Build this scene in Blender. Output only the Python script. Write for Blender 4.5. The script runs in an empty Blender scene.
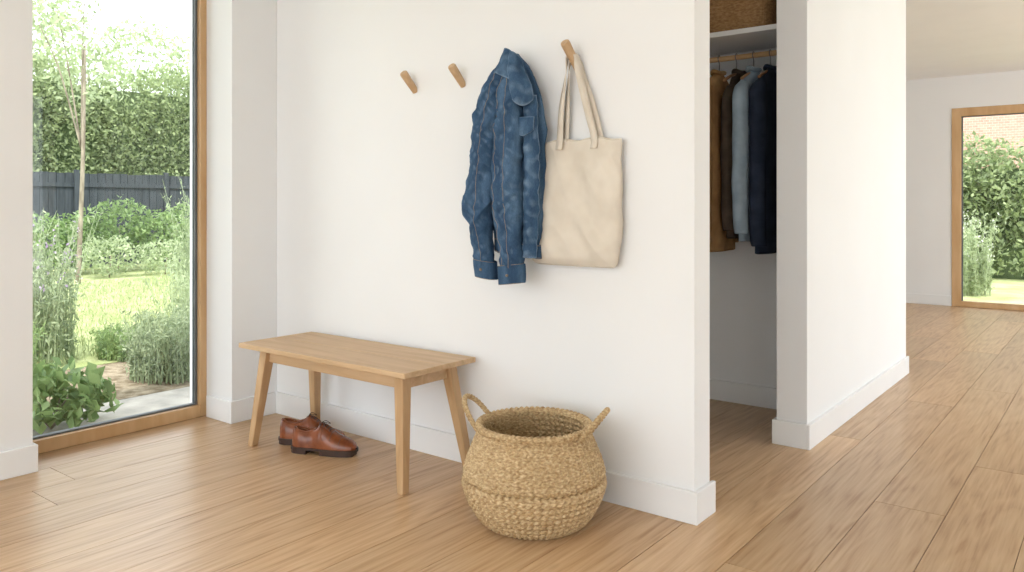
import bpy, math, random
import numpy as np
from mathutils import Vector, Matrix, noise
random.seed(7); rng=np.random.default_rng(7)
scn=bpy.context.scene
scn.view_settings.view_transform='Standard'
scn.view_settings.look='None'

def srgb(r,g,b):
    f=lambda c:(c/255/12.92) if c/255<=0.04045 else ((c/255+0.055)/1.055)**2.4
    return (f(r),f(g),f(b),1)

# ---------------------------------------------------------------- materials
def newmat(name):
    m=bpy.data.materials.new(name); m.use_nodes=True
    nt=m.node_tree; b=nt.nodes['Principled BSDF']
    return m,nt,b
def N(nt,t,**k):
    n=nt.nodes.new(t)
    for a,v in k.items(): setattr(n,a,v)
    return n
def ramp(nt,stops):
    r=N(nt,'ShaderNodeValToRGB'); e=r.color_ramp.elements
    while len(e)<len(stops): e.new(0.5)
    for i,(p,c) in enumerate(stops): e[i].position=p; e[i].color=c
    return r
def noise_mat(name,c1,c2,scale=(5,5,5),detail=4,rough=0.6,bump=0.0,bscale=None,rnd=0.0,lo=0.35,hi=0.65,dist=0.0,bdist=0.01,spec=0.5):
    m,nt,b=newmat(name); L=nt.links
    tc=N(nt,'ShaderNodeTexCoord'); mp=N(nt,'ShaderNodeMapping'); mp.inputs['Scale'].default_value=scale
    L.new(tc.outputs['Object'],mp.inputs['Vector'])
    nz=N(nt,'ShaderNodeTexNoise'); nz.inputs['Scale'].default_value=1; nz.inputs['Detail'].default_value=detail; nz.inputs['Distortion'].default_value=dist
    L.new(mp.outputs[0],nz.inputs['Vector'])
    r=ramp(nt,[(lo,c1),(hi,c2)]); L.new(nz.outputs['Fac'],r.inputs[0])
    L.new(r.outputs[0],b.inputs['Base Color'])
    b.inputs['Roughness'].default_value=rough
    b.inputs['Specular IOR Level'].default_value=spec
    if bump:
        bp=N(nt,'ShaderNodeBump'); bp.inputs['Strength'].default_value=bump; bp.inputs['Distance'].default_value=bdist
        if bscale:
            n2=N(nt,'ShaderNodeTexNoise'); n2.inputs['Scale'].default_value=bscale; n2.inputs['Detail'].default_value=3
            L.new(tc.outputs['Object'],n2.inputs['Vector']); L.new(n2.outputs['Fac'],bp.inputs['Height'])
        else: L.new(nz.outputs['Fac'],bp.inputs['Height'])
        L.new(bp.outputs[0],b.inputs['Normal'])
    return m
def leaf_mat(name,c1,c2,rough=0.6,trans=0.35):
    m,nt,b=newmat(name); L=nt.links
    at=N(nt,'ShaderNodeAttribute'); at.attribute_name='rnd'
    sp=N(nt,'ShaderNodeSeparateColor'); L.new(at.outputs['Color'],sp.inputs[0])
    r=ramp(nt,[(0,c1),(1,c2)]); L.new(sp.outputs[0],r.inputs[0])
    L.new(r.outputs[0],b.inputs['Base Color']); b.inputs['Roughness'].default_value=rough
    tr=N(nt,'ShaderNodeBsdfTranslucent'); L.new(r.outputs[0],tr.inputs['Color'])
    mx=N(nt,'ShaderNodeMixShader'); mx.inputs[0].default_value=trans
    L.new(b.outputs[0],mx.inputs[1]); L.new(tr.outputs[0],mx.inputs[2])
    L.new(mx.outputs[0],nt.nodes['Material Output'].inputs['Surface'])
    return m

M={}
M['wall']=noise_mat('white_paint',(0.85,0.853,0.855,1),(0.865,0.868,0.87,1),(2,2,2),2,0.75,0.05,180,bdist=0.002,spec=0.25)
M['trim']=noise_mat('trim_paint',(0.85,0.853,0.855,1),(0.87,0.873,0.875,1),(3,3,3),2,0.45,spec=0.4)
M['ceil']=noise_mat('ceiling_paint',(0.88,0.89,0.9,1),(0.9,0.91,0.92,1),(3,3,3),2,0.8,spec=0.2)
M['oakframe']=noise_mat('oak_frame',srgb(196,156,110),srgb(212,176,132),(12,12,2),5,0.45)
M['bench']=noise_mat('oak_bench',srgb(192,158,118),srgb(214,182,144),(2.2,28,28),6,0.5,0.08,lo=0.3,hi=0.7,dist=0.6,bdist=0.002)
M['benchleg']=noise_mat('oak_bench_leg',srgb(184,146,104),srgb(204,170,128),(28,28,2.2),6,0.5,lo=0.3,hi=0.7,dist=0.6)
M['peg']=noise_mat('oak_peg',srgb(190,156,118),srgb(210,178,140),(50,20,20),4,0.5)
M['dark']=noise_mat('dark_gap',srgb(112,82,56),srgb(124,92,64),(5,5,5),2,0.9)
M['grey']=noise_mat('grey_gasket',srgb(96,100,102),srgb(110,114,116),(5,5,5),2,0.6)

def floor_mat():
    m,nt,b=newmat('oak_floor'); L=nt.links
    tc=N(nt,'ShaderNodeTexCoord'); at=N(nt,'ShaderNodeAttribute'); at.attribute_name='rnd'
    vm=N(nt,'ShaderNodeVectorMath'); vm.operation='MULTIPLY_ADD'; vm.inputs[1].default_value=(17,29,5)
    L.new(at.outputs['Color'],vm.inputs[0]); L.new(tc.outputs['Object'],vm.inputs[2])
    mp=N(nt,'ShaderNodeMapping'); mp.inputs['Scale'].default_value=(5,0.6,1); L.new(vm.outputs[0],mp.inputs['Vector'])
    n1=N(nt,'ShaderNodeTexNoise'); n1.inputs['Scale'].default_value=1; n1.inputs['Detail'].default_value=3; n1.inputs['Distortion'].default_value=0.5
    L.new(mp.outputs[0],n1.inputs['Vector'])
    mul=N(nt,'ShaderNodeMath',operation='MULTIPLY'); mul.inputs[1].default_value=20; L.new(n1.outputs['Fac'],mul.inputs[0])
    fr=N(nt,'ShaderNodeMath',operation='PINGPONG'); fr.inputs[1].default_value=1; L.new(mul.outputs[0],fr.inputs[0])
    mp2=N(nt,'ShaderNodeMapping'); mp2.inputs['Scale'].default_value=(80,3.2,1); L.new(vm.outputs[0],mp2.inputs['Vector'])
    n2=N(nt,'ShaderNodeTexNoise'); n2.inputs['Scale'].default_value=1; n2.inputs['Detail'].default_value=6; L.new(mp2.outputs[0],n2.inputs['Vector'])
    a=N(nt,'ShaderNodeMath',operation='MULTIPLY'); a.inputs[1].default_value=0.20; L.new(fr.outputs[0],a.inputs[0])
    a2=N(nt,'ShaderNodeMath',operation='MULTIPLY_ADD'); a2.inputs[1].default_value=0.9; L.new(n2.outputs['Fac'],a2.inputs[0]); L.new(a.outputs[0],a2.inputs[2])
    r=ramp(nt,[(0.27,srgb(172,132,92)),(0.5,srgb(198,162,122)),(0.75,srgb(212,180,142))]); L.new(a2.outputs[0],r.inputs[0])
    # knots
    mp3=N(nt,'ShaderNodeMapping'); mp3.inputs['Scale'].default_value=(3.2,1.5,1); L.new(vm.outputs[0],mp3.inputs['Vector'])
    vo=N(nt,'ShaderNodeTexVoronoi'); vo.inputs['Scale'].default_value=1; L.new(mp3.outputs[0],vo.inputs['Vector'])
    kr=ramp(nt,[(0.015,(1,1,1,1)),(0.07,(0,0,0,1))]); L.new(vo.outputs['Distance'],kr.inputs[0])
    km=N(nt,'ShaderNodeMath',operation='MULTIPLY'); km.inputs[1].default_value=0.55; L.new(kr.outputs[0],km.inputs[0])
    mk=N(nt,'ShaderNodeMix',data_type='RGBA'); L.new(km.outputs[0],mk.inputs[0]); L.new(r.outputs[0],mk.inputs[6]); mk.inputs[7].default_value=srgb(140,98,62)
    sp=N(nt,'ShaderNodeSeparateColor'); L.new(at.outputs['Color'],sp.inputs[0])
    hs=N(nt,'ShaderNodeHueSaturation'); mr=N(nt,'ShaderNodeMapRange'); mr.inputs['To Min'].default_value=0.86; mr.inputs['To Max'].default_value=1.06
    L.new(sp.outputs[0],mr.inputs['Value']); L.new(mr.outputs[0],hs.inputs['Value']); L.new(mk.outputs[2],hs.inputs['Color'])
    L.new(hs.outputs[0],b.inputs['Base Color'])
    b.inputs['Roughness'].default_value=0.34
    bp=N(nt,'ShaderNodeBump'); bp.inputs['Strength'].default_value=0.12; bp.inputs['Distance'].default_value=0.002
    L.new(n2.outputs['Fac'],bp.inputs['Height']); L.new(bp.outputs[0],b.inputs['Normal'])
    return m
M['floor']=floor_mat()
def glass_mat():
    m,nt,b=newmat('window_glass'); L=nt.links
    t=N(nt,'ShaderNodeBsdfTransparent'); g=N(nt,'ShaderNodeBsdfGlossy'); g.inputs['Roughness'].default_value=0.01
    fr=N(nt,'ShaderNodeFresnel'); fr.inputs['IOR'].default_value=1.3
    mx=N(nt,'ShaderNodeMixShader'); L.new(fr.outputs[0],mx.inputs[0]); L.new(t.outputs[0],mx.inputs[1]); L.new(g.outputs[0],mx.inputs[2])
    L.new(mx.outputs[0],nt.nodes['Material Output'].inputs['Surface']); return m
M['glass']=glass_mat()

# ---------------------------------------------------------------- mesh helpers
def link(o): scn.collection.objects.link(o); return o
def mesh_obj(name,verts,faces,mat,smooth=False,rnd=None,parent=None):
    me=bpy.data.meshes.new(name); me.from_pydata([tuple(v) for v in verts],[],[tuple(f) for f in faces]); me.update()
    if rnd is not None:
        cnt=np.array([len(f) for f in faces]); arr=np.repeat(np.asarray(rnd,dtype=np.float32),cnt,axis=0)
        ca=me.color_attributes.new('rnd','FLOAT_COLOR','CORNER')
        arr=np.hstack([arr,np.ones((len(arr),1),dtype=np.float32)]); ca.data.foreach_set('color',arr.ravel())
    if smooth: me.polygons.foreach_set('use_smooth',[True]*len(me.polygons))
    if mat: me.materials.append(mat)
    o=link(bpy.data.objects.new(name,me))
    if parent: par(o,parent)
    return o
def par(o,e):
    o.parent=e; o.matrix_parent_inverse=Matrix.Translation(-Vector(e.location))
def empty(name,loc):
    e=link(bpy.data.objects.new(name,None)); e.location=loc; e.empty_display_size=0.1; return e
BF=[(0,3,2,1),(4,5,6,7),(0,1,5,4),(1,2,6,5),(2,3,7,6),(3,0,4,7)]
def boxv(x0,x1,y0,y1,z0,z1):
    return [(x0,y0,z0),(x1,y0,z0),(x1,y1,z0),(x0,y1,z0),(x0,y0,z1),(x1,y0,z1),(x1,y1,z1),(x0,y1,z1)]
def boxes(name,bl,mat,bevel=0,parent=None,rnd=None):
    V=[];F=[]
    for b in bl:
        k=len(V); V+=boxv(*b); F+=[tuple(i+k for i in f) for f in BF]
    if rnd is not None: rnd=np.repeat(rnd,6,axis=0)
    o=mesh_obj(name,V,F,mat,parent=parent,rnd=rnd)
    if bevel:
        m=o.modifiers.new('bevel','BEVEL'); m.width=bevel; m.segments=2; m.limit_method='ANGLE'
    return o
def beam(name,p0,p1,w0,w1,mat,parent=None,bevel=0.004):
    p0=Vector(p0);p1=Vector(p1)
    def ring(p,w,): return [(p.x-w[0],p.y-w[1],p.z),(p.x+w[0],p.y-w[1],p.z),(p.x+w[0],p.y+w[1],p.z),(p.x-w[0],p.y+w[1],p.z)]
    o=mesh_obj(name,ring(p0,w0)+ring(p1,w1),BF,mat,parent=parent)
    if bevel:
        m=o.modifiers.new('bevel','BEVEL'); m.width=bevel; m.segments=2
    return o
def catmull(keys,m):
    K=np.array(keys,dtype=float); n=len(K); out=[]
    for t in np.linspace(0,n-1,m):
        i=min(int(t),n-2); f=t-i
        p0=K[max(i-1,0)];p1=K[i];p2=K[i+1];p3=K[min(i+2,n-1)]
        out.append(0.5*((2*p1)+(-p0+p2)*f+(2*p0-5*p1+4*p2-p3)*f*f+(-p0+3*p1-3*p2+p3)*f**3))
    return np.array(out)
def tube(name,pts,r,mat,parent=None,res=24,seg=10,taper=None,cyclic=False):
    P=catmull(pts,res) if len(pts)>2 else np.array([np.array(pts[0])*(1-t)+np.array(pts[1])*t for t in np.linspace(0,1,res)])
    V=[];F=[]; up=Vector((0.13,0.31,0.94))
    for i,p in enumerate(P):
        a=Vector(P[min(i+1,len(P)-1)])-Vector(P[max(i-1,0)]); a.normalize()
        s=a.cross(up)
        if s.length<1e-3: s=a.cross(Vector((1,0,0)))
        s.normalize(); u=s.cross(a); up=u.copy()
        rr=r*(taper[0]+(taper[1]-taper[0])*i/(len(P)-1)) if taper else r
        for k in range(seg):
            th=2*math.pi*k/seg; V.append(Vector(p)+s*math.cos(th)*rr+u*math.sin(th)*rr)
    for i in range(len(P)-1):
        for k in range(seg): F.append((i*seg+k,i*seg+(k+1)%seg,(i+1)*seg+(k+1)%seg,(i+1)*seg+k))
    F.append(tuple(range(seg))[::-1]); F.append(tuple((len(P)-1)*seg+k for k in range(seg)))
    return mesh_obj(name,V,F,mat,smooth=True,parent=parent)
def fbm(x,y,z): return noise.noise(Vector((x,y,z)))
def loft(name,secs,mat,m=60,n=64,exp=2.0,wr=None,parent=None,capdepth=0.02,captop=True,post=None):
    K=catmull(secs,m); G=np.zeros((m,n,3))
    for i,(cx,cy,cz,a,b) in enumerate(K):
        for j in range(n):
            th=2*math.pi*j/n; c=math.cos(th); s=math.sin(th)
            dx=math.copysign(abs(c)**(2/exp),c); dy=math.copysign(abs(s)**(2/exp),s)
            x=cx+a*dx; y=cy+b*dy; z=cz
            if wr:
                d=wr(x,y,z,i/(m-1),th); x+=d*c*0.7; y+=d*s
            if post: x,y,z=post(x,y,z)
            G[i,j]=(x,y,z)
    V=[tuple(p) for p in G.reshape(-1,3)]; F=[]
    for i in range(m-1):
        for j in range(n): F.append((i*n+j,i*n+(j+1)%n,(i+1)*n+(j+1)%n,(i+1)*n+j))
    def cap(row,dz,flip):
        k=len(V); c=np.mean(G[row],axis=0)
        for j in range(n):
            p=c+(G[row,j]-c)*0.9; V.append((p[0],p[1],p[2]+dz))
        V.append((c[0],c[1],c[2]+dz))
        for j in range(n):
            q=(row*n+j,row*n+(j+1)%n,k+(j+1)%n,k+j) if row==0 else (row*n+j,k+j,k+(j+1)%n,row*n+(j+1)%n)
            F.append(q); F.append((k+j,k+(j+1)%n,k+n))
    s0=1 if secs[0][2]<secs[-1][2] else -1
    cap(0,s0*capdepth,False)
    cap(m-1,(-s0*capdepth if not captop else s0*0.004),True)
    o=mesh_obj(name,V,F,mat,smooth=True,parent=parent)
    return o,G
def stitch(name,pts,mat,parent,r=0.0011,off=(0,-0.0012,0)):
    return tube(name,[tuple(np.array(p)+np.array(off)) for p in pts],r,mat,parent,res=max(8,len(pts)*2),seg=5)

# ================================================================ ROOM SHELL
WX=-3.555; YB=2.535; YE=2.662; XE=-1.173; H=2.5
GX=-3.786; XO=-3.95
YW0,YW1=1.351,2.27
bl=[];rn=[]
w=0.235; x=-3.79; k=0
bx0,bx1,by0,by1=-3.79,2.5,-3.0,9.75
while x<bx1:
    x1=min(x+w,bx1); y=by0-random.uniform(0,2.0)
    while y<by1:
        L_=random.uniform(1.9,2.8); a=max(y,by0); b_=min(y+L_,by1)
        if b_-a>0.05:
            bl.append((x+0.0012,x1-0.0012,a+0.0012,b_-0.0012,-0.018,0)); rn.append((random.random(),random.random(),random.random()))
        y+=L_
    x+=w
fe=empty('floor',(0,0,0))
boxes('floor_boards',bl,M['floor'],parent=fe,rnd=np.array(rn))
boxes('subfloor',[(XO,2.6,-3.05,9.9,-0.115,-0.005)],M['dark'],parent=fe)
boxes('ceiling',[(XO,2.6,-3.05,9.9,H,H+0.1)],M['ceil'])
boxes('wall_back',[(WX,XE,YB,YE,0,H)],M['wall'],0.003)
boxes('wall_left',[(XO,WX,YW1,9.9,0,H),(XO,WX,0.75,YW0,0,H),(XO,WX,YW0,YW1,2.36,H),(XO,WX,-2.4,0.75,2.36,H),(XO,WX,-3.05,-2.4,0,H)],M['wall'])
boxes('wall_closet_side',[(-1.27,-1.13,3.62,5.65,0,H)],M['wall'],0.003)
boxes('wall_closet_rear',[(WX,-1.27,4.23,4.33,0,H)],M['wall'])
boxes('wall_passage',[(WX,-1.27,5.5,5.65,0,H)],M['wall'])
boxes('wall_far',[(WX,-1.49,9.72,9.9,0,H),(-1.49,2.3,9.72,9.9,2.15,H),(2.3,2.6,9.72,9.9,0,H)],M['wall'])
boxes('wall_right_unseen',[(2.5,2.6,-1.2,3.6,0,H),(2.5,2.6,9.4,9.72,0,H),(2.5,2.6,3.6,9.4,2.4,H),(2.5,2.6,-3.05,-1.2,2.4,H)],M['wall'])  # unseen right wall, openings shaped to let more daylight in
boxes('wall_rear_unseen',[(1.1,2.5,-3.05,-2.95,0,H)],M['wall'])  # unseen stub, closes part of the open rear to favour light from left
bh=0.112; bt=0.016
B=lambda n,l:boxes(n,l,M['trim'],0.003)
B('baseboard_back',[(WX+bt,XE+bt,YB-bt,YB,0,bh),(XE,XE+bt,YB,YE+bt,0,bh),])
B('baseboard_left',[(WX,WX+bt,YW1-bt,YB,0,bh),(GX+0.02,WX,YW1-bt,YW1,0,bh),(WX,WX+bt,0.75,YW0+bt,0,bh),(GX+0.02,WX,YW0,YW0+bt,0,bh)])
B('baseboard_closet_side',[(-1.13,-1.13+bt,3.62-bt,5.65+bt,0,bh),(-1.27-bt,-1.13,3.62-bt,3.62,0,bh),(-1.27-bt,-1.27,3.62,4.23,0,bh)])
B('baseboard_closet_rear',[(WX,-1.27-bt,4.23-bt,4.23,0,bh)])
B('baseboard_far',[(WX,-1.5,9.72-bt,9.72,0,bh),(2.31,2.5,9.72-bt,9.72,0,bh)])
def win_x(name,y0,y1,mull=[]):
    e=empty(name,(GX,(y0+y1)/2,1.2)); f=0.05; z0,z1=0.001,2.36; xa,xb=GX-0.07,GX; j=0.035
    edges=[y0+j]+[q for mq in mull for q in (mq-0.03,mq+0.03)]+[y1-j]
    bx=[(xa,xb,y0,y0+j,z0,z1),(xa,xb,y1-j,y1,z0,z1)]+[(xa,xb,q-0.03,q+0.03,z0,z1) for q in mull]
    gk=[];gl=[]
    for a,b in zip(edges[0::2],edges[1::2]):
        bx+=[(xa,xb,a,b,z0,0.06),(xa,xb,a,b,z1-f,z1)]
        gk+=[(xa+0.01,xb-0.03,b-0.012,b,0.068,z1-f),(xa+0.01,xb-0.03,a,a+0.012,0.068,z1-f),(xa+0.01,xb-0.03,a,b,0.06,0.068)]
        gl+=[(GX-0.05,GX-0.044,a+0.012,b-0.012,0.068,z1-f)]
    boxes('frame',bx,M['oakframe'],0.002,parent=e); boxes('gasket',gk,M['grey'],parent=e); boxes('glass',gl,M['glass'],parent=e)
win_x('window_1',YW0,YW1); win_x('window_added_left',-2.4,0.75,[-0.82])  # second window is added out of view to bring in light from the left
e=empty('window_3',(0,9.8,1))
bx=[(-1.49,-1.40,9.71,9.8,0.001,2.15),(2.21,2.3,9.71,9.8,0.001,2.15),(0.36,0.44,9.71,9.8,0.001,2.15)]
for a,b in ((-1.40,0.36),(0.44,2.21)): bx+=[(a,b,9.71,9.8,2.06,2.15),(a,b,9.71,9.8,0.001,0.06)]
boxes('frame',bx,M['oakframe'],0.003,parent=e)
boxes('gasket',[(-1.40,-1.388,9.74,9.77,0.06,2.05),(-1.4,0.36,9.74,9.77,2.05,2.06)],M['grey'],parent=e)
boxes('glass',[(-1.388,0.36,9.75,9.756,0.06,2.05),(0.44,2.21,9.75,9.756,0.06,2.05)],M['glass'],parent=e)

# ================================================================ CLOSET
boxes('closet_shelf',[(WX,-1.27,3.76,4.23,1.945,1.97)],M['trim'],0.002)
e=empty('closet_rod',(-2.4,3.99,1.87))
tube('rod',[(WX,3.99,1.875),(-1.27,3.99,1.875)],0.014,M['oakframe'],e,res=3,seg=16)
def fabric(name,c1,c2,s=14,rough=0.9): return noise_mat(name,c1,c2,(s,s,s),3,rough,0.08,500,bdist=0.001,spec=0.15)
metal=noise_mat('hanger_wood',srgb(150,110,75),srgb(175,130,90),(30,10,10),3,0.5)
def garment(name,x,c1,c2,zb,a=0.042,b=0.20,seed=0,ztop=1.79,yc=3.99):
    e=empty(name,(x,yc,1.3)); mat=fabric(name+'_cloth',c1,c2)
    wr=lambda X,Y,Z,t,th: 0.008*fbm(X*16+seed,Y*14,Z*2.5)+0.012*math.sin(th*5+seed+Z*2)*min(1,t*1.5+0.2)*0.5
    loft('torso',[(x,yc,ztop,0.018,0.045),(x,yc,ztop-0.02,0.026,0.08),(x,yc,ztop-0.06,a*0.8,b*0.85),(x,yc,ztop-0.13,a,b),(x,yc,ztop-0.45,a*1.05,b*0.95),(x,yc,zb+0.15,a*1.1,b*0.98),(x,yc,zb,a*1.05,b)],mat,50,56,2.2,wr,e)
    for s in (-1,1):
        loft('sleeve_%d'%(1 if s<0 else 2),[(x,yc+s*(b-0.05),ztop-0.07,0.026,0.035),(x+0.002,yc+s*(b-0.01),ztop-0.14,0.038,0.055),(x+0.002,yc+s*(b+0.0),ztop-0.4,0.039,0.052),(x+0.002,yc+s*(b+0.0),zb+0.12,0.036,0.046),(x+0.002,yc+s*(b-0.01),zb+0.04,0.035,0.042)],mat,40,32,2.2,lambda X,Y,Z,t,th: 0.009*fbm(X*22+seed,Y*22,Z*7),e)
    tube('collar',[(x-0.02,yc-.03,ztop+0.005),(x,yc-.065,ztop+0.012),(x+0.02,yc-.03,ztop+0.005),(x+0.02,yc+.03,ztop+0.012),(x-0.02,yc+.03,ztop+0.012)],0.012,mat,e,16,8)
    tube('hanger_hook',[(x,3.99,ztop-0.01),(x,3.99,1.85),(x,3.972,1.872),(x,3.985,1.894),(x,4.008,1.885)],0.0025,M['grey'],e,20,6)
    tube('hanger_arm',[(x,3.83,ztop-0.055),(x,3.92,ztop-0.02),(x,3.99,ztop-0.008),(x,4.06,ztop-0.02),(x,4.15,ztop-0.055)],0.008,metal,e,20,8)
garment('hanging_brown_coat',-1.705,srgb(160,124,84),srgb(184,146,102),0.86,a=0.036,b=0.19,seed=1,yc=3.98)
garment('hanging_dark_jacket',-1.610,srgb(74,62,54),srgb(90,78,68),0.93,a=0.032,b=0.140,seed=4,yc=4.03)
garment('hanging_blue_shirt',-1.518,srgb(146,164,180),srgb(164,182,196),0.92,seed=7,a=0.036,b=0.18)
garment('hanging_navy_coat',-1.430,srgb(34,41,56),srgb(46,54,70),0.86,seed=9,a=0.033,b=0.19,yc=4.0)
garment('hanging_grey_coat',-1.82,srgb(96,84,70),srgb(112,100,84),0.88,a=0.034,seed=12)
def weave_mat(name,c1,c2,c3,s=60):
    m,nt,b=newmat(name); L=nt.links
    tc=N(nt,'ShaderNodeTexCoord'); nz=N(nt,'ShaderNodeTexNoise'); nz.inputs['Scale'].default_value=s; nz.inputs['Detail'].default_value=3
    mp=N(nt,'ShaderNodeMapping'); mp.inputs['Scale'].default_value=(1,1,2.2); L.new(tc.outputs['Object'],mp.inputs['Vector']); L.new(mp.outputs[0],nz.inputs['Vector'])
    r=ramp(nt,[(0.3,c1),(0.5,c2),(0.7,c3)]); L.new(nz.outputs['Fac'],r.inputs[0]); L.new(r.outputs[0],b.inputs['Base Color'])
    b.inputs['Roughness'].default_value=0.7
    return m
M['weave']=weave_mat('seagrass',srgb(152,122,84),srgb(186,158,116),srgb(214,190,150),80)
M['weave2']=weave_mat('rattan',srgb(134,100,62),srgb(158,120,78),srgb(176,140,96),60)
def round_woven(name,prof,nrow,nstitch,amp,mat,cx,cy,z0,parent,m=220,n=420,superexp=2.0,ax=1,ay=1):
    C=catmull(prof,600); s=np.r_[0,np.cumsum(np.hypot(*np.diff(C,axis=0).T))]; u=np.linspace(0,s[-1],m)
    R=np.interp(u,s,C[:,0]); Z=np.interp(u,s,C[:,1]); 
    dR=np.gradient(R,u); dZ=np.gradient(Z,u); nr=dZ; nz=-dR; ln=np.hypot(nr,nz)+1e-9; nr/=ln; nz/=ln
    th=np.linspace(0,2*np.pi,n,endpoint=False)
    U,T=np.meshgrid(u,th,indexing='ij'); row=U/s[-1]*nrow; fr=row-np.floor(row)
    tri=1-np.abs(2*fr-1)
    h=amp*(0.45*np.sqrt(np.clip(np.sin(np.pi*fr),0,1))+0.65*np.abs(np.sin(0.5*(T*nstitch+tri*3.0)))-0.25)
    c=np.cos(T);sn=np.sin(T)
    if superexp!=2: c=np.sign(c)*np.abs(c)**(2/superexp); sn=np.sign(sn)*np.abs(sn)**(2/superexp)
    RR=R[:,None]+h*nr[:,None]
    V=np.stack([cx+RR*c*ax,cy+RR*sn*ay,z0+np.broadcast_to(Z[:,None],RR.shape)+h*nz[:,None]],-1).reshape(-1,3)
    i=np.arange(m-1)[:,None]; j=np.arange(n)[None]; j2=(j+1)%n
    F=np.stack(np.broadcast_arrays(i*n+j,i*n+j2,(i+1)*n+j2,(i+1)*n+j),-1).reshape(-1,4).tolist()
    F.append(list(range(n))[::-1]); F.append([(m-1)*n+q for q in range(n)])
    return mesh_obj('woven_body',V.tolist(),F,mat,smooth=True,parent=parent)
e=empty('storage_basket',(-1.62,3.96,1.97))
round_woven('b',[(0.19,0),(0.2,0.01),(0.205,0.12),(0.21,0.24),(0.205,0.255),(0.195,0.24),(0.19,0.12),(0.185,0.02)],26,60,0.004,M['weave2'],-1.64,3.985,1.976,e,120,240,5,1.3,0.95)

# ================================================================ BENCH
e=empty('wooden_bench',(-2.69,2.30,0))
xa,xb,ya,yb=-3.225,-2.140,2.092,2.505; zt=0.465; th=0.022
ym=(ya+yb)/2
boxes('seat',[(xa,xb,ya,ym-0.0010,zt-th,zt),(xa,xb,ym+0.0010,yb,zt-th,zt)],M['bench'],0.003,parent=e)
LT=[(-3.10,2.165,-3.150,2.118),(-2.225,2.165,-2.172,2.115),(-3.10,2.425,-3.150,2.472),(-2.225,2.425,-2.160,2.482)]
for i,(x0,y0,x1,y1) in enumerate(LT):
    beam('leg_%d'%(i+1),(x1,y1,0),(x0,y0,zt-th),(0.017,0.017),(0.025,0.025),M['benchleg'],e)
boxes('apron',[(-3.10,-2.225,2.158,2.178,zt-th-0.060,zt-th),(-3.10,-2.225,2.412,2.432,zt-th-0.060,zt-th)],M['bench'],0.002,parent=e)
boxes('apron_end',[(-3.112,-3.090,2.165,2.425,zt-th-0.060,zt-th),(-2.235,-2.213,2.165,2.425,zt-th-0.060,zt-th)],M['bench'],0.002,parent=e)

# ================================================================ BASKET
bc=(-1.634,2.226)
e=empty('seagrass_basket',(bc[0],bc[1],0))
prof=[(0.120,0.004),(0.168,0.006),(0.190,0.020),(0.216,0.058),(0.236,0.100),(0.246,0.134),(0.246,0.150),(0.2280,0.158),(0.242,0.169),(0.241,0.185),(0.231,0.218),(0.215,0.258),(0.198,0.298),(0.191,0.318),(0.200,0.328),(0.195,0.338),(0.184,0.328),(0.192,0.295),(0.208,0.25),(0.223,0.19),(0.220,0.11),(0.17,0.02),(0.10,0.015)]
round_woven('b',prof,40,62,0.0092,M['weave'],bc[0],bc[1],0,e,480,640)
cr=Vector((0.789,0.614,0)).normalized()
rot=math.radians(-22); ax=Vector((cr.x*math.cos(rot)-cr.y*math.sin(rot),cr.x*math.sin(rot)+cr.y*math.cos(rot),0)); pe=Vector((-ax.y,ax.x,0))
for sgn,nm in ((-1,'handle_1'),(1,'handle_2')):
    c0=Vector((bc[0],bc[1],0))+ax*sgn*0.196
    pts=[]
    for k in range(13):
        t=math.pi*(-0.12+1.24*k/12); 
        p=c0+pe*math.cos(t)*0.068+Vector((0,0,0.322))+ (ax*sgn*0.066+Vector((0,0,0.084)))*math.sin(t)
        pts.append(p)
    C=catmull([tuple(p) for p in pts],90)
    for ply in range(3):
        Q=[]
        for i,p in enumerate(C):
            a=Vector(C[min(i+1,89)])-Vector(C[max(i-1,0)]); a.normalize(); s=a.cross(ax).normalized(); u=s.cross(a)
            ph=i*0.55+ply*2*math.pi/3; Q.append(tuple(Vector(p)+s*math.cos(ph)*0.0050+u*math.sin(ph)*0.0050))
        tube('%s_ply_%d'%(nm,ply+1),Q,0.0050,M['weave'],e,res=180,seg=7)

# ================================================================ PEGS
def peg(x,z=1.612,Lp=0.108):
    b0=Vector((x,YB+0.004,z)); d=Vector((0,-0.078,0.075)); 
    V=[];F=[];n=24; d1=d.normalized(); s=Vector((1,0,0)); u=s.cross(d1)
    prof=[(0,0.0150),(0.02,0.0155),(Lp*0.75,0.0178),(Lp-0.01,0.0182),(Lp-0.003,0.0175),(Lp,0.0150)]
    for (t,r) in prof:
        for k in range(n): a=2*math.pi*k/n; V.append(b0+d1*t+s*r*math.cos(a)+u*r*math.sin(a))
    for i in range(len(prof)-1):
        for k in range(n): F.append((i*n+k,i*n+(k+1)%n,(i+1)*n+(k+1)%n,(i+1)*n+k))
    F.append(tuple(range(n))[::-1]); F.append(tuple((len(prof)-1)*n+k for k in range(n)))
    o=mesh_obj('coat_peg',V,F,M['peg'],smooth=False); return o
peg(-2.526); peg(-2.238); peg(-1.935,1.600,0.090); peg(-1.652,1.618,0.132)

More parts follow.
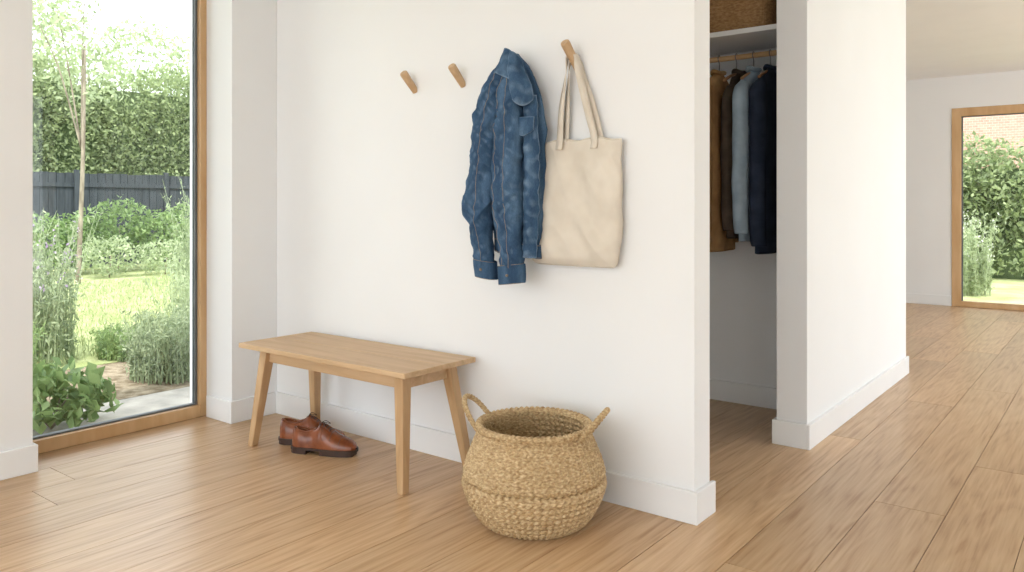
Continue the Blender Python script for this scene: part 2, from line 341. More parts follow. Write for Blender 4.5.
# ================================================================ DENIM JACKET
def denim():
    m,nt,b=newmat('denim'); L=nt.links
    tc=N(nt,'ShaderNodeTexCoord')
    n1=N(nt,'ShaderNodeTexNoise'); n1.inputs['Scale'].default_value=9; n1.inputs['Detail'].default_value=8; n1.inputs['Distortion'].default_value=0.3
    mp=N(nt,'ShaderNodeMapping'); mp.inputs['Scale'].default_value=(1.8,1.8,0.5); L.new(tc.outputs['Object'],mp.inputs['Vector']); L.new(mp.outputs[0],n1.inputs['Vector'])
    r=ramp(nt,[(0.3,srgb(46,68,94)),(0.5,srgb(62,88,116)),(0.72,srgb(92,120,148))]); L.new(n1.outputs['Fac'],r.inputs[0])
    ge=N(nt,'ShaderNodeNewGeometry'); rp=ramp(nt,[(0.505,(0,0,0,1)),(0.56,(1,1,1,1))]); L.new(ge.outputs['Pointiness'],rp.inputs[0])
    mw=N(nt,'ShaderNodeMix',data_type='RGBA'); 
    sc=N(nt,'ShaderNodeMath',operation='MULTIPLY'); sc.inputs[1].default_value=0.6; L.new(rp.outputs[0],sc.inputs[0]); L.new(sc.outputs[0],mw.inputs[0])
    L.new(r.outputs[0],mw.inputs[6]); mw.inputs[7].default_value=srgb(136,158,180)
    n2=N(nt,'ShaderNodeTexNoise'); n2.inputs['Scale'].default_value=1; n2.inputs['Detail'].default_value=2
    mp2=N(nt,'ShaderNodeMapping'); mp2.inputs['Scale'].default_value=(420,420,110); L.new(tc.outputs['Object'],mp2.inputs['Vector']); L.new(mp2.outputs[0],n2.inputs['Vector'])
    mx=N(nt,'ShaderNodeMix',data_type='RGBA',blend_type='MULTIPLY'); mx.inputs[0].default_value=0.45
    r2=ramp(nt,[(0.3,(0.6,0.62,0.65,1)),(0.7,(1.35,1.35,1.35,1))]); L.new(n2.outputs['Fac'],r2.inputs[0])
    L.new(mw.outputs[2],mx.inputs[6]); L.new(r2.outputs[0],mx.inputs[7]); L.new(mx.outputs[2],b.inputs['Base Color'])
    b.inputs['Roughness'].default_value=0.9; b.inputs['Specular IOR Level'].default_value=0.12
    bp=N(nt,'ShaderNodeBump'); bp.inputs['Strength'].default_value=0.3; bp.inputs['Distance'].default_value=0.008; L.new(n1.outputs['Fac'],bp.inputs['Height']); L.new(bp.outputs[0],b.inputs['Normal'])
    return m
M['denim']=denim()
M['lining']=noise_mat('shoe_lining',srgb(130,92,62),srgb(150,108,76),(30,30,30),3,0.7)
M['thread']=noise_mat('tan_thread',srgb(140,122,100),srgb(165,145,120),(80,80,80),2,0.8)
M['brass']=noise_mat('copper_button',srgb(110,96,84),srgb(140,124,108),(80,80,80),2,0.4)
e=empty('denim_jacket',(-1.95,2.47,1.6))
def ridge(x,y,z): return 1-2*abs(fbm(x,y,z))
def wrb(X,Y,Z,t,th): return (0.012*fbm(X*16,Y*10,Z*5)+0.014*ridge(X*18+Z*7,Y*4,Z*4)-0.008+0.008*math.sin(th*7+Z*5)+0.005*fbm(X*45,Y*30,Z*28))*min(1,t*4)
def wrs(sd):
    def f(X,Y,Z,t,th):
        q=0.012*fbm(X*14+sd,Y*10,Z*6)
        q+=0.014*ridge(X*5+sd,Y*5,Z*13-X*16)*(0.7+1.2*max(0,fbm(sd,1,Z*4)))
        q+=0.007*ridge(X*12-sd,Y*6,Z*24+X*20)
        q+=0.004*fbm(X*45,Y*45,Z*40)
        return (q-0.013)*min(1,0.25+min(t,1-t)*6)
    return f
bo,BG=loft('body',[(-1.915,2.478,1.700,0.016,0.018),(-1.915,2.472,1.680,0.030,0.028),(-1.906,2.468,1.640,0.062,0.036),(-1.898,2.465,1.585,0.094,0.042),(-1.896,2.468,1.50,0.120,0.046),(-1.896,2.470,1.38,0.132,0.046),(-1.902,2.470,1.20,0.130,0.046),(-1.892,2.470,1.05,0.128,0.044),(-1.892,2.472,0.96,0.114,0.040),(-1.888,2.472,0.935,0.110,0.038)],M['denim'],160,160,2.3,wrb,e,captop=False)
tilt=lambda x,y,z:(x,y,z-0.10*(x+1.885))
wbo,WB=loft('waistband',[(-1.888,2.472,0.958,0.113,0.043),(-1.888,2.472,0.945,0.114,0.044),(-1.888,2.472,0.915,0.114,0.044),(-1.888,2.472,0.903,0.112,0.042)],M['denim'],20,110,2.4,lambda X,Y,Z,t,th:0.006*math.sin(th*7+3.8)+0.004*fbm(X*40,1,Z*10),e,captop=False,post=tilt)
sa,SA=loft('sleeve_1',[(-1.955,2.450,1.655,0.018,0.020),(-1.966,2.436,1.615,0.036,0.032),(-1.984,2.424,1.54,0.052,0.044),(-1.998,2.414,1.45,0.062,0.050),(-2.006,2.412,1.36,0.060,0.048),(-2.022,2.408,1.24,0.063,0.047),(-2.034,2.402,1.13,0.068,0.050),(-2.038,2.402,1.07,0.066,0.050),(-2.024,2.408,0.98,0.050,0.042),(-2.018,2.414,0.91,0.049,0.040),(-2.014,2.415,0.865,0.041,0.036)],M['denim'],190,110,2.3,wrs(3),e,captop=False)
tl1=lambda x,y,z:(x,y,z-0.16*(x+2.012))
c1,CA=loft('cuff_1',[(-2.014,2.415,0.882,0.044,0.040),(-2.014,2.415,0.873,0.0465,0.041),(-2.010,2.415,0.822,0.0455,0.040),(-2.009,2.415,0.812,0.043,0.038)],M['denim'],24,64,2.5,lambda X,Y,Z,t,th:0.004*math.sin(th*3+1)+0.003*fbm(X*50,2,Z*20),e,captop=False,post=tl1)
sb,SB=loft('sleeve_2',[(-1.900,2.435,1.630,0.026,0.024),(-1.892,2.418,1.575,0.046,0.040),(-1.888,2.405,1.49,0.058,0.050),(-1.886,2.398,1.37,0.064,0.052),(-1.892,2.395,1.25,0.061,0.050),(-1.884,2.390,1.12,0.066,0.051),(-1.876,2.392,1.02,0.060,0.048),(-1.876,2.393,0.95,0.053,0.045),(-1.868,2.397,0.89,0.053,0.043),(-1.868,2.40,0.855,0.048,0.040)],M['denim'],190,110,2.3,wrs(8),e,captop=False)
tl2=lambda x,y,z:(x,y,z+0.12*(x+1.866))
c2,CB=loft('cuff_2',[(-1.868,2.40,0.870,0.051,0.043),(-1.868,2.40,0.861,0.0545,0.0455),(-1.865,2.40,0.806,0.0535,0.0445),(-1.864,2.40,0.796,0.051,0.042)],M['denim'],24,64,2.5,lambda X,Y,Z,t,th:0.004*math.sin(th*3+2)+0.003*fbm(X*50,5,Z*20),e,captop=False,post=tl2)
def sheet(name,rows,mat,parent,thick=0.006,m=24,n=24,wr=0.004):
    R=[catmull(r,n) for r in rows]; R=[catmull([tuple(r[j]) for r in R],m) for j in range(n)]
    V=[];F=[]
    for j in range(n):
        for i in range(m):
            p=R[j][i]; q=wr*fbm(p[0]*30,p[1]*30,p[2]*30); V.append((p[0],p[1]+q,p[2]))
    for j in range(n-1):
        for i in range(m-1): a=j*m+i; F.append((a,a+1,a+m+1,a+m))
    o=mesh_obj(name,V,F,mat,smooth=True,parent=parent)
    s=o.modifiers.new('s','SOLIDIFY'); s.thickness=thick; s.offset=0
    return o,R
_,C1=sheet('collar_1',[[(-1.945,2.475,1.685),(-1.930,2.440,1.715),(-1.910,2.432,1.712),(-1.890,2.445,1.692)],
                [(-1.962,2.450,1.655),(-1.940,2.418,1.672),(-1.905,2.405,1.665),(-1.865,2.42,1.645)],
                [(-1.972,2.425,1.612),(-1.948,2.398,1.618),(-1.905,2.384,1.600),(-1.850,2.395,1.575)]],M['denim'],e,0.008,wr=0.008)
_,C2=sheet('collar_2',[[(-1.900,2.430,1.705),(-1.878,2.430,1.692),(-1.862,2.45,1.672)],
                [(-1.884,2.398,1.650),(-1.846,2.396,1.632),(-1.822,2.42,1.612)],
                [(-1.856,2.366,1.580),(-1.818,2.372,1.560),(-1.778,2.408,1.552)],
                [(-1.838,2.366,1.500),(-1.800,2.378,1.475),(-1.774,2.410,1.498)]],M['denim'],e,0.009,wr=0.010)
sheet('placket',[[(-1.818,2.414,1.52),(-1.795,2.412,1.52),(-1.772,2.43,1.52)],[(-1.812,2.404,1.3),(-1.788,2.404,1.3),(-1.760,2.43,1.3)],[(-1.812,2.405,1.1),(-1.786,2.405,1.1),(-1.762,2.432,1.1)],[(-1.822,2.412,0.90),(-1.798,2.412,0.898),(-1.776,2.433,0.896)]],M['denim'],e,m=60,wr=0.014)
sheet('pocket_flap',[[(-1.843,2.398,1.435),(-1.815,2.394,1.435),(-1.768,2.412,1.435)],[(-1.843,2.392,1.40),(-1.81,2.387,1.395),(-1.768,2.407,1.40)],[(-1.833,2.394,1.385),(-1.806,2.387,1.362),(-1.771,2.408,1.385)]],M['denim'],e,0.006,wr=0.004)
def disc(name,c,r,mat,parent):
    V=[];F=[];n=16
    for (rr,y) in ((r,0.003),(r,-0.001),(r*0.8,-0.003),(r*0.3,-0.0025)):
        for k in range(n): V.append((c[0]+rr*math.cos(2*math.pi*k/n),c[1]+y,c[2]+rr*math.sin(2*math.pi*k/n)))
    for i in range(3):
        for k in range(n): F.append((i*n+k,i*n+(k+1)%n,(i+1)*n+(k+1)%n,(i+1)*n+k))
    F.append(tuple(3*n+k for k in range(n))); mesh_obj(name,V,F,mat,smooth=True,parent=parent)
disc('cuff_button',(-1.855,2.351,0.832),0.0055,M['brass'],e); disc('cuff_button_2',(-2.002,2.371,0.846),0.0055,M['brass'],e)
for nm,G,j in (('a',SA,85),('b',SB,87),('c',SB,74)):
    stitch('seam_%s'%nm,[tuple(G[i,j]) for i in range(6,len(G)-2,3)],M['thread'],e,0.0009,(0,-0.0008,0))
for nm,G,i in (('h',CA,3),('i',CA,20),('k',CB,3),('l',CB,20),('m',WB,3),('o',WB,16)):
    n_=G.shape[1]; stitch('seam_'+nm,[tuple(G[i,j%n_]) for j in range(n_//2,n_+1,2)],M['thread'],e,0.0009,(0,-0.0008,0))

# ================================================================ TOTE BAG
M['canvas']=noise_mat('canvas',srgb(218,208,193),srgb(226,217,203),(12,12,12),2,0.95,0.12,900,bdist=0.0006,spec=0.1)
M['cream']=noise_mat('cream_thread',srgb(190,178,158),srgb(200,188,168),(50,50,50),2,0.9)
e=empty('canvas_tote_bag',(-1.64,2.50,1.1))
def wrt(X,Y,Z,t,th): return (0.010*fbm(X*7,3,Z*5)+0.017*ridge(X*8+Z*4.5,8,Z*2.2)-0.009+0.006*fbm(X*20+Z*12,8,Z*9)+0.008*ridge(X*4,2,Z*9-X*5)-0.004)*math.sin(math.pi*min(1,t*0.9+0.05))
def sag(x,y,z):
    k=max(0,min(1,(z-1.15)/0.2)); d=min(abs(x+1.700),abs(x+1.552))
    return x,y,z-k*0.012*min(1,d/0.07)**1.6
tb,TG=loft('bag',[(-1.622,2.504,1.354,0.177,0.006),(-1.622,2.503,1.348,0.177,0.0085),(-1.622,2.502,1.30,0.178,0.014),(-1.625,2.502,1.20,0.180,0.020),(-1.632,2.500,1.08,0.186,0.026),(-1.642,2.498,0.97,0.193,0.030),(-1.648,2.499,0.91,0.193,0.028),(-1.650,2.503,0.885,0.187,0.019),(-1.650,2.506,0.872,0.178,0.008)],M['canvas'],110,180,3.2,wrt,e,capdepth=0.002,post=sag)
stitch('hem_line',[tuple(TG[13,j]) for j in range(98,174,4)],M['cream'],e,0.0009,(0,-0.0006,0))
def ribbon(name,pts,nrm,w,mat,parent,res=50):
    P=catmull(pts,res); NN=catmull(nrm,res); V=[];F=[]
    for i,p in enumerate(P):
        a=Vector(P[min(i+1,res-1)])-Vector(P[max(i-1,0)]); a.normalize(); n_=Vector(NN[i]).normalized(); s=a.cross(n_).normalized()
        V.append(Vector(p)-s*w/2); V.append(Vector(p)+s*w/2)
    for i in range(res-1): F.append((2*i,2*i+1,2*i+3,2*i+2))
    o=mesh_obj(name,V,F,mat,smooth=True,parent=parent); s=o.modifiers.new('s','SOLIDIFY'); s.thickness=0.003; s.offset=0
for nm,yo,sp,pk,py,bot in (('strap_1',2.490,0.0,1.678,2.494,1.31),('strap_2',2.513,0.012,1.662,2.513,1.335)):
    d=0.008 if sp==0 else 0
    ribbon(nm,[(-1.706+sp,yo-d,bot),(-1.705+sp,yo,1.352),(-1.695+sp,(yo+py)/2-0.006,1.47),(-1.680,py,1.60),(-1.673,py,pk-0.018),(-1.652,py,pk+0.0),(-1.632,py,pk-0.018),(-1.622,py,1.60),(-1.582+sp,(yo+py)/2-0.006,1.47),(-1.552+sp,yo,1.352),(-1.550+sp,yo-d,bot)],
       [(0,-1,0),(0,-1,0),(-0.3,-1,0),(-0.8,-0.6,0.1),(-0.9,-0.2,0.6),(0,0,1),(0.9,-0.2,0.6),(0.6,-0.8,0.1),(0.3,-1,0),(0,-1,0),(0,-1,0)],0.028,M['canvas'],e,70)

# ================================================================ SHOES
M['leather']=noise_mat('brown_leather',srgb(112,60,36),srgb(146,84,52),(18,18,18),3,0.24,0.04,200,bdist=0.001)
M['sole']=noise_mat('shoe_sole',srgb(52,34,25),srgb(66,43,32),(30,30,30),3,0.5)
def shoe(loc,ang,mir,sc=1.15):
    e=empty('leather_shoe',loc); MT=Matrix.Translation(Vector(loc))@Matrix.Rotation(ang,4,'Z')@Matrix.Scale(sc,4)
    T=lambda p: tuple(MT@Vector((p[0],p[1]*mir,p[2])))
    Lh=0.266
    ks=[0,0.02,0.06,0.13,0.25,0.36,0.46,0.56,0.68,0.80,0.90,0.96,0.99,1.0]
    hw=[0.006,0.020,0.029,0.034,0.0345,0.034,0.037,0.042,0.0465,0.044,0.036,0.025,0.014,0.004]
    tz=[0.072,0.094,0.101,0.097,0.088,0.098,0.114,0.100,0.076,0.064,0.056,0.048,0.039,0.030]
    of=[0,0,0,0,0,0.001,0.002,0.004,0.006,0.006,0.003,0.0,-0.002,-0.002]
    m,n=110,49; z0=0.024; V=[];F=[];FL=[]; cav=np.zeros((m,n))
    for i in range(m):
        s=0.5-0.5*math.cos(math.pi*i/(m-1)); w_=np.interp(s,ks,hw); t_=np.interp(s,ks,tz); o_=np.interp(s,ks,of)
        for j in range(n):
            a=math.pi*j/(n-1); c=math.cos(a); si=math.sin(a)
            pe_=0.62 if s<0.45 else 0.62+0.13*min(1,(s-0.45)/0.2)
            y=o_+w_*math.copysign(abs(c)**0.85,c)*(1-0.30*(si**2)*(1 if s<0.5 else 0.3)); z=z0+(t_-z0)*(si**pe_)
            op=max(0,min(1,(s-0.045)/0.02))*max(0,min(1,(0.42-s)/0.03))
            if op>0 and si>0.86:
                d=min(1,(si-0.86)/0.03); z-=op*d*0.058; cav[i,j]=op*d
            V.append(T((s*Lh-0.14,y,z)))
    for i in range(m-1):
        for j in range(n-1): F.append((i*n+j,i*n+j+1,(i+1)*n+j+1,(i+1)*n+j)); FL.append(1 if cav[i,j]>0.4 else 0)
    u=mesh_obj('upper',V,F,M['leather'],smooth=True,parent=e)
    u.data.materials.append(M['lining']); u.data.polygons.foreach_set('material_index',FL)
    def slabpts(s0,s1,k,z,num=40):
        r=[(s,np.interp(s,ks,of)+np.interp(s,ks,hw)+k) for s in np.linspace(s0,s1,num)]
        l=[(s,np.interp(s,ks,of)-np.interp(s,ks,hw)-k) for s in np.linspace(s1,s0,num)]
        return [T((s*(Lh+2*k)-0.14-k,y,z)) for s,y in r+l]
    def slab(nm,s0,s1,k,za,zb_):
        A=slabpts(s0,s1,k,za);Bq=slabpts(s0,s1,k,zb_);nn=len(A)
        mesh_obj(nm,A+Bq,[(i,(i+1)%nn,nn+(i+1)%nn,nn+i) for i in range(nn)]+[tuple(range(nn))[::-1],tuple(range(nn,2*nn))],M['sole'],parent=e)
    slab('sole',0,1,0.0045,0.016,0.025); slab('heel',0,0.27,0.002,0.0,0.017); slab('forefoot_sole',0.48,0.97,0.0,0.0,0.0165)
    rim=[]
    for k in range(25):
        a=2*math.pi*k/24; sx=0.232+0.180*math.cos(a); rim.append(T((sx*Lh-0.14,0.0215*math.sin(a)*(0.85 if math.cos(a)>0 else 1),np.interp(sx,ks,tz)-0.006)))
    tube('collar_rim',rim,0.0028,M['leather'],e,60,8)
    # lace facing (eyelet flaps) and laces
    for sd in (-1,1):
        pts=[T((s*Lh-0.14,0.003+sd*0.0135,np.interp(s,ks,tz)-0.0025)) for s in (0.44,0.50,0.56,0.62)]
        tube('facing_%d'%(1 if sd<0 else 2),pts,0.0026,M['leather'],e,20,8)
    for k,s in enumerate((0.46,0.505,0.55,0.595)):
        z=np.interp(s,ks,tz); w_=0.017
        tube('lace_%d'%k,[T((s*Lh-0.14,-w_+0.003,z-0.004)),T((s*Lh-0.14+0.002,0.003,z+0.0035)),T((s*Lh-0.14,w_+0.003,z-0.004))],0.0021,M['sole'],e,10,6)
    for sd in (-1,1):
        s=0.46; z=np.interp(s,ks,tz)
        tube('bow_%d'%(1 if sd<0 else 2),[T((s*Lh-0.14,0.003,z+0.004)),T((s*Lh-0.132,0.003+sd*0.014,z+0.006)),T((s*Lh-0.118,0.003+sd*0.024,z-0.006)),T((s*Lh-0.128,0.003+sd*0.012,z-0.001)),T((s*Lh-0.139,0.003,z+0.003))],0.0014,M['sole'],e,24,6)
    for nm,s in (('toe_cap_seam',0.78),('vamp_seam',0.64)):
        w_=np.interp(s,ks,hw); z=np.interp(s,ks,tz); o_=np.interp(s,ks,of); pts=[]
        for j in range(3,18):
            a=math.pi*j/20; c=math.cos(a); si=math.sin(a); pts.append(T((s*Lh-0.14,o_+w_*math.copysign(abs(c)**0.85,c)*(1-0.09*si*si),z0+(z-z0)*si**0.75+0.0004)))
        tube(nm,pts,0.0011,M['sole'],e,30,5)
shoe((-2.795,2.252,0),math.radians(24),1)
shoe((-2.955,2.310,0),math.radians(32),-1)

# ================================================================ GARDEN
M['lawn']=noise_mat('lawn_grass',srgb(140,150,100),srgb(172,178,132),(3,3,3),8,0.95,0.5,30,bdist=0.03,spec=0.1)
M['soil']=noise_mat('soil',srgb(104,92,74),srgb(150,138,118),(14,14,14),8,0.95,0.6,25,bdist=0.03,spec=0.1)
M['pave']=noise_mat('paving',srgb(140,136,128),srgb(168,162,152),(6,6,6),6,0.9,spec=0.2)
M['pave_bounce']=noise_mat('bounce_stone',srgb(205,203,198),srgb(222,220,214),(4,4,4),6,0.8,spec=0.2)  # lightened so the unseen ground reflects light up to the ceiling
M['fence']=noise_mat('fence_paint',srgb(52,57,60),srgb(68,73,76),(8,20,2),4,0.8,spec=0.2)
G0=-0.12
boxes('garden_lawn',[(-40,-6.2,-20,40,G0-0.2,G0)],M['lawn'])
boxes('rear_garden_lawn',[(-6.2,30,10.9,22.9,G0-0.2,G0)],M['lawn'])
boxes('garden_bed',[(-6.2,-5.0,-20,10.9,G0-0.2,G0-0.005),],M['soil'])
boxes('garden_path',[(-5.0,XO,-20,9.9,G0-0.2,G0-0.008)],M['pave'])
boxes('garden_terrace',[(-5.0,3,9.9,10.9,G0-0.2,G0-0.008)],M['pave'])
boxes('bounce_ground',[(2.6,30,-20,9.9,G0-0.2,G0-0.01)],M['pave_bounce'])  # unseen ground, made pale as a reflector for the far room
boxes('bounce_ground',[(XO,2.6,-20,-3.05,G0-0.2,G0-0.01)],M['pave_bounce'])  # unseen ground behind the room, same light-bouncing stone
fb=[];y=-4
while y<20:
    fb.append((-16.03,-16.0,y,y+0.142,G0,1.72+random.uniform(-0.01,0.01))); y+=0.15
for y in np.arange(-4,20,1.8): fb.append((-16.0,-15.93,y,y+0.08,G0,1.78))
boxes('garden_fence',fb+[(-16.02,-15.97,-4,20,0.3,0.38),(-16.02,-15.97,-4,20,1.45,1.53)],M['fence'])

def leaves(name,P,size,mat,up=0.3,asp=0.5,parent=None,extra=None):
    P=P[P[:,2]>G0+size*0.75]; n=len(P); d=rng.normal(size=(n,3)); d[:,2]+=up; d/=np.linalg.norm(d,axis=1)[:,None]
    q=rng.normal(size=(n,3)); s=np.cross(d,q); s/=np.linalg.norm(s,axis=1)[:,None]; u=np.cross(s,d)
    L_=(size*(0.6+0.8*rng.random(n)))[:,None]; 
    a=P-d*L_*0.5; b=P+s*L_*asp*0.5+u*L_*0.08; c=P+d*L_*0.5; e_=P-s*L_*asp*0.5+u*L_*0.08
    V=np.stack([a,b,c,e_],1).reshape(-1,3); F=np.arange(4*n).reshape(n,4)
    r=rng.random((n,3))
    me=bpy.data.meshes.new(name); me.vertices.add(4*n); me.vertices.foreach_set('co',V.ravel()); me.loops.add(4*n); me.loops.foreach_set('vertex_index',F.ravel())
    me.polygons.add(n); me.polygons.foreach_set('loop_start',np.arange(0,4*n,4)); me.update(calc_edges=True)
    ca=me.color_attributes.new('rnd','FLOAT_COLOR','CORNER'); arr=np.ones((n,4,4),dtype=np.float32); arr[:,:,:3]=r[:,None,:]; ca.data.foreach_set('color',arr.ravel())
    me.materials.append(mat); o=link(bpy.data.objects.new(name,me))
    if parent: par(o,parent)
    return o
def blob(c,r,n,shell=0.5):
    d=rng.normal(size=(n,3)); d/=np.linalg.norm(d,axis=1)[:,None]
    k=(1-shell*rng.random(n)**1.5)
    f=np.array([1+0.25*fbm(*(x*2.3+np.array(c))) for x in d])
    return np.array(c)+d*(k*f)[:,None]*np.array(r)
def multi(bl,n): return np.vstack([blob(c,r,n) for c,r in bl])
M['hedge']=leaf_mat('hedge_leaf',srgb(116,132,92),srgb(166,180,130),trans=0.45)
M['pale']=leaf_mat('pale_leaf',srgb(146,160,122),srgb(188,200,160),trans=0.5)
M['fresh']=leaf_mat('fresh_leaf',srgb(104,130,80),srgb(150,172,112),trans=0.4)
M['sage']=leaf_mat('sage_leaf',srgb(118,134,100),srgb(166,178,140),trans=0.35)
M['lilac']=leaf_mat('lilac_flower',srgb(160,136,170),srgb(196,180,204),trans=0.3)
M['white']=leaf_mat('white_flower',srgb(190,190,180),srgb(225,225,215),trans=0.3)
M['core']=noise_mat('foliage_core',srgb(72,86,56),srgb(94,110,72),(3,3,3),3,1)
M['bark']=noise_mat('bark',srgb(110,100,86),srgb(150,140,124),(12,12,4),4,0.9)
e=empty('garden_hedge',(-18,7,2))
hb=[((-18.2,yy,zz+0.25*math.sin(yy*1.3)),(0.75,0.95,0.95)) for yy in np.arange(0,19,1.1) for zz in (1.6,2.7,3.5)]
leaves('hedge_leaves',multi(hb,2300),0.10,M['hedge'],parent=e)
boxes('hedge_core',[(-18.8,-18.0,-0.5,19.5,G0,3.7)],M['core'],parent=e)
def tree(name,x,y,h,r0,blobs,n,size,mat):
    e=empty(name,(x,y,G0)); tube('trunk',[(x,y,G0),(x+0.05,y+0.05,h*0.5),(x,y+0.1,h)],r0,M['bark'],e,16,8,taper=(1,0.5))
    for i,(c,r) in enumerate(blobs[:5]): tube('branch_%d'%i,[(x,y+0.05,h*0.55),((x+c[0])/2,(y+c[1])/2,(h*0.6+c[2])/2+0.2),c],r0*0.4,M['bark'],e,10,6,taper=(1,0.4))
    leaves('foliage',multi(blobs,n),size,mat,parent=e)
bl=[((-24+random.uniform(-1,1),y+random.uniform(-1,1),z),(1.6,1.8,1.1)) for y in (6,9.5,13.5,17) for z in (4.4,5.8)]
tree('garden_tree',-24,10,5,0.2,bl,1900,0.16,M['pale'])
bl=[((-12.9+random.uniform(-.5,.5),5.5+random.uniform(-.6,.6),z),(0.6,0.65,0.5)) for z in (3.2,3.8,4.3,4.8)]
tree('young_tree',-12.9,5.55,3.6,0.04,bl,380,0.10,M['pale'])
def shrub(name,bl,n,size,mat):
    e=empty(name,tuple(bl[0][0])); leaves('foliage',multi(bl,n),size,mat,parent=e)
    for i,(c,r) in enumerate(bl[:6]): tube('stem_%d'%i,[(c[0],c[1],G0),(c[0]+0.03,c[1],(G0+c[2])/2),(c[0],c[1]+0.03,c[2])],0.012,M['bark'],e,6,5)
shrub('garden_shrub',[((-14.6+random.uniform(-.2,.2),y,0.45+random.uniform(-.15,.35)),(0.55,0.65,0.5)) for y in np.arange(3.5,12,0.7)],1300,0.085,M['fresh'])
shrub('garden_shrub',[((-13.5+random.uniform(-.2,.2),y,0.15+random.uniform(0,.15)),(0.45,0.5,0.33)) for y in (6.3,7.2,8.4,9.3)],1000,0.07,M['pale'])
shrub('garden_shrub',[((-10.6,6.4,0.25),(0.55,0.55,0.42)),((-10.9,7.1,0.6),(0.5,0.5,0.55))],1800,0.06,M['sage'])
def perennial(name,cx,cy,rx,ry,h,ns,mat,flower=None,lsize=0.03,lean=0.25,ll=26,ft=0.85):
    e=empty(name,(cx,cy,G0)); V=[];F=[];R=[];LP=[];FP=[]
    for i in range(ns):
        a=random.uniform(0,2*math.pi); q=math.sqrt(random.random()); x=cx+rx*q*math.cos(a); y=cy+ry*q*math.sin(a)
        hh=h*random.uniform(0.45,1.05); dx=random.gauss(0,lean)*hh*0.6; dy=random.gauss(0,lean)*hh*0.6; rr=(random.random(),)*3; fl=random.random()<0.35
        for s in range(6):
            t=s/5; p=(x+dx*t*t,y+dy*t*t,G0+hh*t); wv=0.003*(1-t*0.7); V.append((p[0]-wv,p[1]-wv,p[2])); V.append((p[0]+wv,p[1]+wv,p[2]))
            if s: k=len(V)-4; F.append((k,k+1,k+3,k+2)); R.append(rr)
        for s in range(ll):
            t=random.uniform(0.05,1)
            tgt=FP if (flower and fl and t>ft) else LP
            tgt.append((x+dx*t*t+random.gauss(0,0.02),y+dy*t*t+random.gauss(0,0.02),G0+hh*t))
    mesh_obj('stems',V,F,mat,rnd=np.array(R),parent=e)
    leaves('leaves',np.array(LP),lsize,mat,up=0.8,asp=0.3,parent=e)
    if FP: leaves('flowers',np.array(FP),lsize*0.6,flower,up=1,asp=0.5,parent=e)
perennial('garden_perennial',-6.72,2.50,0.42,0.34,1.15,240,M['sage'],M['lilac'],0.05)
perennial('garden_perennial',-7.6,2.85,0.3,0.25,0.8,110,M['pale'],M['white'],0.045)
perennial('garden_perennial',-5.35,2.88,0.28,0.20,0.48,240,M['sage'],None,0.04,0.35)
perennial('garden_perennial',-5.9,3.50,0.30,0.26,0.75,170,M['pale'],None,0.04,0.3)
perennial('garden_perennial',-8.2,4.85,0.3,0.25,1.5,110,M['sage'],None,0.05)
perennial('garden_perennial',-5.75,1.95,0.22,0.22,0.45,150,M['fresh'],None,0.035)
perennial('garden_perennial',-6.35,3.1,0.26,0.20,0.24,180,M['fresh'],None,0.035,0.4)
e=empty('leafy_plant',(-4.6,1.88,G0)); P=blob((-4.62,1.88,-0.0),(0.30,0.27,0.22),620,0.6)
leaves('foliage',P,0.09,M['fresh'],up=0.3,asp=0.6,parent=e)
for i in range(8): a=i*0.8; tube('stem_%d'%i,[(-4.62,1.85,G0),(-4.62+0.1*math.cos(a),1.85+0.1*math.sin(a),0.0),(-4.62+0.2*math.cos(a),1.85+0.2*math.sin(a),0.08)],0.005,M['bark'],e,8,5)
n=26000; P=np.stack([rng.uniform(-12.5,-6.3,n),rng.uniform(1.5,9,n),np.full(n,G0+0.046)],1)
M['blade']=leaf_mat('grass_blade',srgb(146,158,108),srgb(182,190,144),trans=0.4)
leaves('lawn_grass',P,0.06,M['blade'],up=2.5,asp=0.16)
e=empty('far_hedge',(0,15,1))
leaves('hedge_leaves',multi([((xx,15.4,zz+0.15*math.sin(xx*2)),(0.8,0.6,0.7)) for xx in np.arange(-5,5,0.9) for zz in (0.3,1.15,1.55)],1700),0.10,M['hedge'],parent=e)
boxes('hedge_core',[(-5,5,15.3,15.9,G0,1.7)],M['core'],parent=e)
perennial('white_flowering_plant',-1.75,12.3,0.35,0.35,1.1,150,M['pale'],M['white'],0.07)
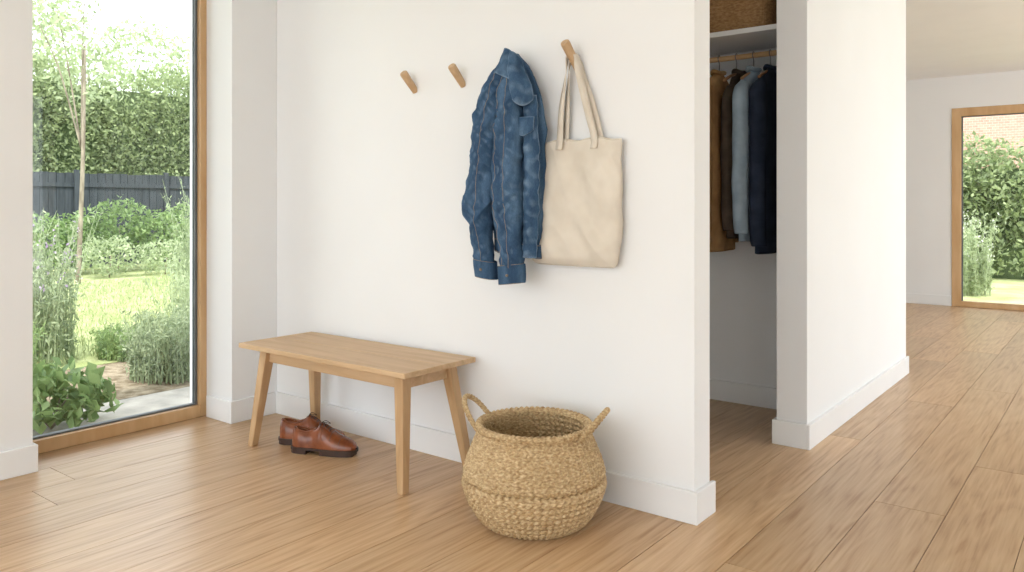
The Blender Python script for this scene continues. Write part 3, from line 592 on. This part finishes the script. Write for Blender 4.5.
perennial('white_flowering_plant',0.1,12.9,0.5,0.4,0.7,150,M['fresh'],M['white'],0.07)
def brick():
    m,nt,b=newmat('brick'); L=nt.links; tc=N(nt,'ShaderNodeTexCoord'); mp=N(nt,'ShaderNodeMapping'); mp.inputs['Rotation'].default_value=(math.radians(90),0,0)
    bt_=N(nt,'ShaderNodeTexBrick'); bt_.inputs['Scale'].default_value=4; bt_.inputs['Color1'].default_value=srgb(168,130,116); bt_.inputs['Color2'].default_value=srgb(184,146,130); bt_.inputs['Mortar'].default_value=srgb(184,170,160); bt_.inputs['Mortar Size'].default_value=0.02
    L.new(tc.outputs['Object'],mp.inputs['Vector']); L.new(mp.outputs[0],bt_.inputs['Vector']); L.new(bt_.outputs[0],b.inputs['Base Color']); b.inputs['Roughness'].default_value=0.9; return m
e=empty('brick_house',(0,24,0))
boxes('brickwork',[(-5.9,9,23,29,G0,5.5)],brick(),parent=e)
V=[(-6,22.7,5.5),(9.4,22.7,5.5),(9.4,29.3,5.5),(-6,29.3,5.5),(-6,26,8),(9.4,26,8)]
mesh_obj('house_roof',V,[(0,1,5,4),(2,3,4,5),(0,4,3),(1,2,5),(0,3,2,1)],M['fence'],parent=e)

# ================================================================ LIGHT
w=bpy.data.worlds.new('daylight'); scn.world=w; w.use_nodes=True
bg=w.node_tree.nodes['Background']; bg.inputs[0].default_value=(0.88,0.945,1.0,1); bg.inputs[1].default_value=3.9
sd=bpy.data.lights.new('sun','SUN'); sd.energy=5.2; sd.angle=math.radians(3); sd.color=(1,0.965,0.91)
so=link(bpy.data.objects.new('sun',sd)); so.location=(5,-5,12)
so.rotation_euler=Vector((0.55,-0.5,1.15)).to_track_quat('Z','Y').to_euler()

# ================================================================ CAMERA
cd=bpy.data.cameras.new('camera'); cd.sensor_width=36; cd.lens=788/1024*36; cd.shift_y=-81/1024; cd.clip_start=0.05; cd.clip_end=200
co=link(bpy.data.objects.new('camera',cd)); co.location=(0,0,1.1); co.rotation_euler=(math.radians(90),0,math.asin(0.614))
scn.camera=co
